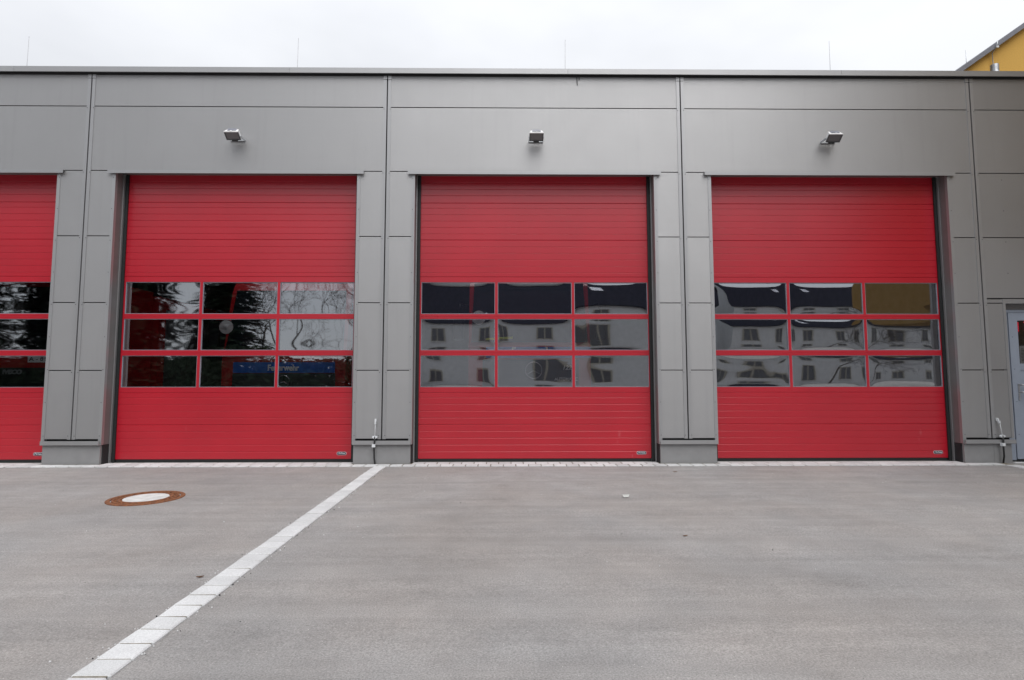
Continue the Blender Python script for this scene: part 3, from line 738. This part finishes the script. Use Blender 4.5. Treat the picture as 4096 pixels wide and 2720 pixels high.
# ------------------------------------------------------------------ fire engines inside
def engine(cx_, y0_, kind, label):
    t = thing('fire_engine', label, 'fire engine', (cx_, y0_, .006), 'fire engines parked in the hall')
    W_ = 1.12
    wz = {0: 1.70, 1: 1.72, 2: 1.86}[kind]           # bottom of the windscreen
    b = bmesh.new()
    prism(b, [(0.03, .48), (0, .62), (0, wz - .02), (.03, wz), (.30, wz + 1.16), (.42, wz + 1.36), (2.0, wz + 1.38), (2.0, .6), (1.55, .6), (1.5, .9), (1.3, 1.08), (1.0, 1.08), (.8, .9), (.75, .5)], 'x', -W_, W_)
    bev(b, .035, 2); cab = obj('cab', b, 'truck_red', t)
    b = bmesh.new()
    q = [(-W_ + .05, .025 - .012, wz + .06), (W_ - .05, .025 - .012, wz + .06), (W_ - .09, .297 - .016, wz + 1.20), (-W_ + .09, .297 - .016, wz + 1.20)]
    vv = [b.verts.new(p) for p in q] + [b.verts.new((p[0], p[1] + .012, p[2])) for p in q]
    for f in ((0, 1, 2, 3), (7, 6, 5, 4), (0, 4, 5, 1), (1, 5, 6, 2), (2, 6, 7, 3), (3, 7, 4, 0)): b.faces.new([vv[i] for i in f])
    obj('windscreen', b, 'dark_glass', cab)
    for s_ in (-1, 1):
        b = bmesh.new(); bx(b, s_ * W_ - .006, s_ * W_ + .006, .35, 1.15, wz + .08, wz + .98); obj('side_window', b, 'dark_glass', cab)
        b = bmesh.new(); tube(b, ((s_ * W_, .25, wz + .75), (s_ * (W_ + .16), .05, wz + .78), (s_ * (W_ + .18), .02, wz + .6)), .014, 6); bx(b, s_ * (W_ + .18) - .09, s_ * (W_ + .18) + .09, .0, .08, wz + .12, wz + .56); obj('mirror', b, 'truck_black', t)
    # body
    b = bmesh.new(); bx(b, -1.22, 1.22, 2.06, 7.0, .75, 3.0); bev(b, .03, 1); bd = obj('body', b, 'truck_red', t)
    for s_ in (-1, 1):
        for k in range(3):
            b = bmesh.new(); bx(b, s_ * 1.22 - .008, s_ * 1.22 + .008, 2.3 + k * 1.5, 3.6 + k * 1.5, 1.0, 2.75); obj('roller_shutter', b, 'zinc', bd)
    for yy in (1.15, 5.3):
        for s_ in (-1, 1):
            b = bmesh.new(); tube(b, ((s_ * .80, yy, .48), (s_ * 1.08, yy, .48)), .47, 24); w_ = obj('wheel', b, 'tyre', t)
            b = bmesh.new(); tube(b, ((s_ * 1.07, yy, .48), (s_ * 1.095, yy, .48)), .27, 18); obj('rim', b, 'truck_white', w_)
    b = bmesh.new(); bx(b, -W_ - .02, W_ + .02, -.10, .06, .42, .74); bev(b, .025, 2); obj('bumper', b, 'truck_white', t)
    for s_ in (-1, 1):
        b = bmesh.new(); bx(b, s_ * .86 - .17, s_ * .86 + .17, -.112, -.09, .52, .68); obj('headlight', b, 'chrome', t)
    for s_ in (-1, 1):
        b = bmesh.new(); tube(b, ((s_ * .75, .7, wz + 1.37), (s_ * .75, .7, wz + 1.54)), .085, 14); obj('beacon', b, 'truck_blue', t)
    def P(px, pz, py=-.022): return lambda x_, y_, z_: (px + x_, py - z_, pz + y_)
    if kind == 1:
        b = bmesh.new(); bx(b, -.91, .93, -.014, .02, 1.362, 1.556); obj('blue_band', b, 'truck_blue', t)
        b = bmesh.new(); text_bm(b, 'Feuerwehr', .150, P(.005, 1.450), 0, .004, 0, .565, .004); obj('lettering', b, 'letter_white', t)
        b = bmesh.new(); bx(b, -.92, .94, -.008, .02, .86, 1.352)
        for k in range(9): bx(b, -.91, .93, -.020, -.006, .90 + k * .05, .915 + k * .05)
        obj('grille', b, 'truck_grille', t)
        star = (.012, 1.208, .108)
        b = bmesh.new(); tube(b, ((.0, .0, 1.575), (.0, -.03, 1.575)), [.036, .02], 12); obj('knob', b, 'chrome', t)
    elif kind == 2:
        b = bmesh.new(); bx(b, -.80, 1.12, -.014, .02, 1.635, 1.835); obj('blue_band', b, 'truck_blue', t)
        b = bmesh.new(); text_bm(b, 'Feuerwehr', .205, P(.07, 1.745), 0, .004, 0, .79, .005); obj('lettering', b, 'letter_white', t)
        b = bmesh.new(); bx(b, -.86, .90, -.008, .02, .86, 1.60)
        for k in range(8): bx(b, -.85, .89, -.020, -.006, .90 + k * .09, .94 + k * .09)
        obj('grille', b, 'truck_grille', t)
        b = bmesh.new(); text_bm(b, '1222', .11, P(.715, 1.450, -.03), 0, .004, .3, .21, .002); obj('model_number', b, 'letter_white', t)
        b = bmesh.new(); text_bm(b, 'AUTOMATIC', .075, P(.66, 1.244, -.03), 0, .003, 0, .42, .001); obj('gearbox_lettering', b, 'letter_white', t)
        b = bmesh.new(); prism(b, [(-.80, 1.955), (-.31, 1.985), (-.31, 2.025), (-.80, 1.995)], 'y', -.03, -.02); obj('yellow_strip', b, 'yellow_reflex', t)
        star = (.072, 1.405, .150)
    else:
        b = bmesh.new(); bx(b, -W_ + .04, W_ - .04, -.010, .02, .80, 1.445); obj('grille', b, 'truck_black', t)
        b = bmesh.new(); text_bm(b, 'IVECO', .100, P(.035, 1.368, -.014), 0, .004, .12, .335, .006); obj('maker_lettering', b, 'galvanised', t)
        b = bmesh.new(); bx(b, .285, .76, -.012, -.001, 1.535, 1.645); pl = obj('number_plate', b, 'letter_white', t)
        b = bmesh.new(); text_bm(b, 'A - 8102', .098, P(.52, 1.590, -.013), 0, .001, 0, .43, .001); obj('plate_lettering', b, 'ink', pl)
        star = None
    if star:
        sx_, sz_, sr = star; b = bmesh.new(); n = 40
        cpts = [(sx_ + sr * math.cos(2 * math.pi * k / n), -.030, sz_ + sr * math.sin(2 * math.pi * k / n)) for k in range(n + 1)]
        tube(b, cpts, .0075, 6, caps=False)
        for k in range(3):
            an = math.pi / 2 + k * 2 * math.pi / 3; d_ = Vector((math.cos(an), 0, math.sin(an))); e_ = Vector((-d_.z, 0, d_.x)); c_ = Vector((sx_, -.030, sz_))
            f0 = [b.verts.new(c_ + e_ * .016), b.verts.new(c_ + d_ * sr), b.verts.new(c_ - e_ * .016), b.verts.new(c_ + Vector((0, -.012, 0)))]
            b.faces.new((f0[0], f0[1], f0[3])); b.faces.new((f0[1], f0[2], f0[3]))
        obj('star_emblem', b, 'chrome', t)
        # searchlight on the A-pillar
        lx, lz = {1: (-1.015, 2.188), 2: (-.93, 2.362)}[kind]
        b = bmesh.new(); tube(b, ((lx, .02, lz), (lx, -.10, lz)), [.07, .128], 28); sl = obj('searchlight', b, 'truck_black', t)
        b = bmesh.new(); tube(b, ((lx, -.098, lz), (lx, -.112, lz)), .131, 28); obj('lamp_rim', b, 'chrome', sl)
        b = bmesh.new(); n = 28
        rs = [[b.verts.new((lx + r_ * math.cos(2 * math.pi * k / n), y_, lz + r_ * math.sin(2 * math.pi * k / n))) for k in range(n)] for r_, y_ in ((.124, -.113), (.08, -.120), (.034, -.123), (.030, -.130), (.001, -.132))]
        for i in range(4):
            for k in range(n): f = b.faces.new((rs[i][k], rs[i][(k + 1) % n], rs[i + 1][(k + 1) % n], rs[i + 1][k])); f.smooth = True
        obj('lamp_lens', b, 'letter_white', sl)
    return t
engine(CEN[0], 1.5, 0, 'red fire engine with number plate behind the cut-off door at far left')
engine(CEN[1], 2.0, 1, 'red fire engine with blue Feuerwehr band behind the door left of the middle one')
engine(CEN[2], 2.0, 2, 'tall red fire engine with star emblem behind the middle door')

# ------------------------------------------------------------------ street side behind the photographer (seen mirrored in the panes)
GB = gz(-20)
def house(x0, x1, y0, y1, eave, ridge, cols, rowsz, label, ww=1.15, wh=1.35):
    t = thing('house', label, 'house', ((x0 + x1) / 2, y1, GB)); off = Vector(((x0 + x1) / 2, y1, GB))
    def rel(f):
        b = bmesh.new(); f(b); bmesh.ops.translate(b, verts=b.verts[:], vec=-off); return b
    ym = (y0 + y1) / 2
    obj('wall', rel(lambda b: prism(b, [(y0, GB - .1), (y1, GB - .1), (y1, eave), (ym, ridge - .1), (y0, eave)], 'x', x0, x1)), 'house_wall', t)
    s = (ridge - eave) / (y1 - ym)
    def rf(b):
        prism(b, [(y1 + .5, eave - .5 * s + .02), (y1 + .5, eave - .5 * s + .22), (ym, ridge + .2), (y0 - .5, eave - .5 * s + .22), (y0 - .5, eave - .5 * s + .02), (ym, ridge)], 'x', x0 - .4, x1 + .4)
    r = obj('roof', rel(rf), 'house_roof', t)
    for k in range(2):
        xx = x0 + (x1 - x0) * (.3 + .4 * k); yy = y1 - (y1 - ym) * .45; zz = eave + (y1 - yy) * s
        def skl(b):
            q = [b.verts.new((xx + dx, yy + dy, zz + .26 - dy * s)) for dx, dy in ((-.5, -.6), (.5, -.6), (.5, .6), (-.5, .6))]; b.faces.new(q)
        obj('skylight', rel(skl), 'bead', r)
    for zc in rowsz:
        for k in range(cols):
            xc = x0 + (x1 - x0) * (k + .5) / cols
            w = obj('window', rel(lambda b: [bx(b, xc - ww / 2, xc - ww / 2 + .1, y1 + .002, y1 + .06, zc - wh / 2, zc + wh / 2), bx(b, xc + ww / 2 - .1, xc + ww / 2, y1 + .002, y1 + .06, zc - wh / 2, zc + wh / 2),
                bx(b, xc - ww / 2 + .1, xc + ww / 2 - .1, y1 + .002, y1 + .058, zc - wh / 2, zc - wh / 2 + .1), bx(b, xc - ww / 2 + .1, xc + ww / 2 - .1, y1 + .002, y1 + .058, zc + wh / 2 - .1, zc + wh / 2), bx(b, xc - .04, xc + .04, y1 + .002, y1 + .056, zc - wh / 2 + .1, zc + wh / 2 - .1)]), 'house_frame', t)
            obj('pane', rel(lambda b: bx(b, xc - ww / 2 + .1, xc + ww / 2 - .1, y1 + .001, y1 + .02, zc - wh / 2 + .1, zc + wh / 2 - .1)), 'house_pane', w)
            obj('sill', rel(lambda b: bx(b, xc - ww / 2 - .08, xc + ww / 2 + .08, y1 + .001, y1 + .14, zc - wh / 2 - .08, zc - wh / 2 - .002)), 'house_wall', w)
house(-6.5, 10.5, -35, -25, 6.0, 9.8, 5, (1.5, 4.1), 'pale plastered house with dark roof mirrored in the middle door')
house(13.5, 31.0, -36, -26, 5.7, 10.5, 6, (1.5, 4.0), 'long pale house with dark roof mirrored in the right-hand door')
house(33.0, 44.0, -32, -22, 6.0, 9.5, 3, (1.6, 4.2), 'pale house beyond the long one, mirrored at far right', 1.0)

def bare_tree(x, y, h, seed, label, tk=.26, rk=.009):
    rnd = random.Random(seed)
    t = thing('bare_tree', label, 'tree', (x, y, GB), 'bare trees mirrored in the panes')
    bt, bw = bmesh.new(), bmesh.new()
    def grow(p, d, ln, r, lvl):
        n = 3; pts = [p]; q = p; dd = d
        for k in range(n):
            dd = (dd + Vector((rnd.gauss(0, .13), rnd.gauss(0, .13), rnd.gauss(.03, .08)))).normalized(); q = q + dd * ln / n; pts.append(q)
        tube(bt if lvl < 2 else bw, pts, [max(r * (1 - .45 * k / n), .0055) for k in range(n + 1)], 7 if lvl < 2 else 3, caps=False)
        if lvl >= 7 or r < .0022: return
        for k in range(rnd.choice((3, 3, 4)) if 1 <= lvl < 5 else 2):
            i = rnd.choice((1, 2, 3, 3)) if k else 3
            ax = dd.orthogonal().normalized(); ax.rotate(Matrix.Rotation(rnd.uniform(0, 6.28), 3, dd))
            nd = (dd + ax * rnd.uniform(.45, .95)).normalized()
            grow(pts[i], nd, ln * rnd.uniform(.60, .82), r * (.55 if k else .66), lvl + 1)
    grow(Vector((0, 0, -.1)), Vector((0, 0, 1)), h * tk, h * rk, 0)
    obj('trunk', bt, 'bark', t); cr = obj('crown', bw, 'twig', t)
bare_tree(-9.0, -27, 13, 1, 'bare tree nearest the pale house, mirrored in the left door')
bare_tree(-11.8, -29, 15, 2, 'tall bare tree mirrored beside the conifers in the left door')
bare_tree(-14.4, -25, 12, 5, 'smaller bare tree standing in front of the conifers in the mirrored view')
bare_tree(-16.5, -31, 14, 8, 'bare tree behind the slender conifer in the mirrored view')
for k, (bx_, by_, bh_) in enumerate(((-8.2, -22.6, 8.0), (-9.9, -24.0, 8.6), (-11.4, -22.2, 7.6), (-13.0, -23.4, 8.8), (-14.6, -22.0, 7.4))):
    bare_tree(bx_, by_, bh_, 20 + k, 'bushy bare tree, ' + ('nearest the pale house', 'second from the pale house', 'third from the pale house', 'fourth from the pale house', 'nearest the conifers')[k] + ', mirrored in the left door', .13, .010)
bare_tree(17.5, -22.5, 10, 3, 'bare tree mirrored before the long pale house')
bare_tree(25.2, -22, 9, 4, 'bare tree mirrored at the right edge of the right-hand door')

def conifer(x, y, h, rad, seed, label):
    rnd = random.Random(seed)
    t = thing('conifer', label, 'tree', (x, y, GB), 'conifers mirrored in the panes')
    b = bmesh.new(); tube(b, ((0, 0, -.1), (0, 0, h * .5), (0, 0, h)), [h * .018, h * .011, .02], 8); obj('trunk', b, 'bark', t)
    b = bmesh.new(); z = h * .06
    while z < h * .99:
        f = 1 - z / h; n = int(8 + 16 * f)
        for k in range(n):
            an = rnd.uniform(0, 6.28); ln = rad * (f ** .8) * rnd.uniform(.7, 1.12) + .12
            d = Vector((math.cos(an), math.sin(an), 0)); sd_v = Vector((-d.y, d.x, 0)); m_ = max(3, int(ln * 5))
            for i in range(m_):
                s_ = (i + rnd.random()) / m_; p = d * ln * s_ + Vector((0, 0, z - ln * .28 * s_ * s_ + rnd.uniform(-.08, .08)))
                w_ = .2 + .3 * (1 - s_) * min(1, ln); l_ = rnd.uniform(.4, .75)
                o1 = sd_v * rnd.uniform(-1, 1) * w_
                vs = [b.verts.new(p + o1 + sd_v * rnd.uniform(.2, .4)), b.verts.new(p + o1 - sd_v * rnd.uniform(.2, .4)), b.verts.new(p + o1 * 1.5 + d * l_ + Vector((0, 0, rnd.uniform(-.22, .02)))) ]
                b.faces.new(vs)
        z += h * .014 + .05
    obj('crown', b, 'needles', t)
conifer(-16.9, -24.5, 17, 2.6, 1, 'slender dark conifer mirrored in the upper middle pane of the left door')
conifer(-21.2, -23, 11, 3.4, 2, 'broad dark conifer mirrored in the leftmost panes of the left door')
conifer(-18.9, -26.5, 7.6, 3.0, 12, 'lower dark conifer between the slender and the broad one in the mirrored view')
conifer(-25.5, -24, 15, 3.6, 3, 'dark conifer mirrored in the cut-off door at far left')
conifer(-27.9, -26, 15, 3.4, 7, 'dark conifer second from the left in the mirrored view')
conifer(-33.0, -23, 15, 3.6, 8, 'dark conifer at the outer left end of the mirrored row')
conifer(-30.0, -22, 14, 3.4, 4, 'dark conifer third from the left in the mirrored view')
# low hedge band below the trees
b = bmesh.new(); rnd = random.Random(11)
for k in range(12000):
    p = Vector((rnd.uniform(-34, -7.2), rnd.uniform(-23.0, -21.4), GB + rnd.uniform(0, 1) ** .8 * (2.6 + .5 * math.sin(k))))
    vs = [b.verts.new(p + Vector((rnd.uniform(-.34, .34), rnd.uniform(-.2, .2), rnd.uniform(-.28, .3)))) for _ in range(3)]; b.faces.new(vs)
o = obj('hedge', b, 'needles'); tag(o, 'dense dark hedge under the trees mirrored in the left doors', 'hedge')
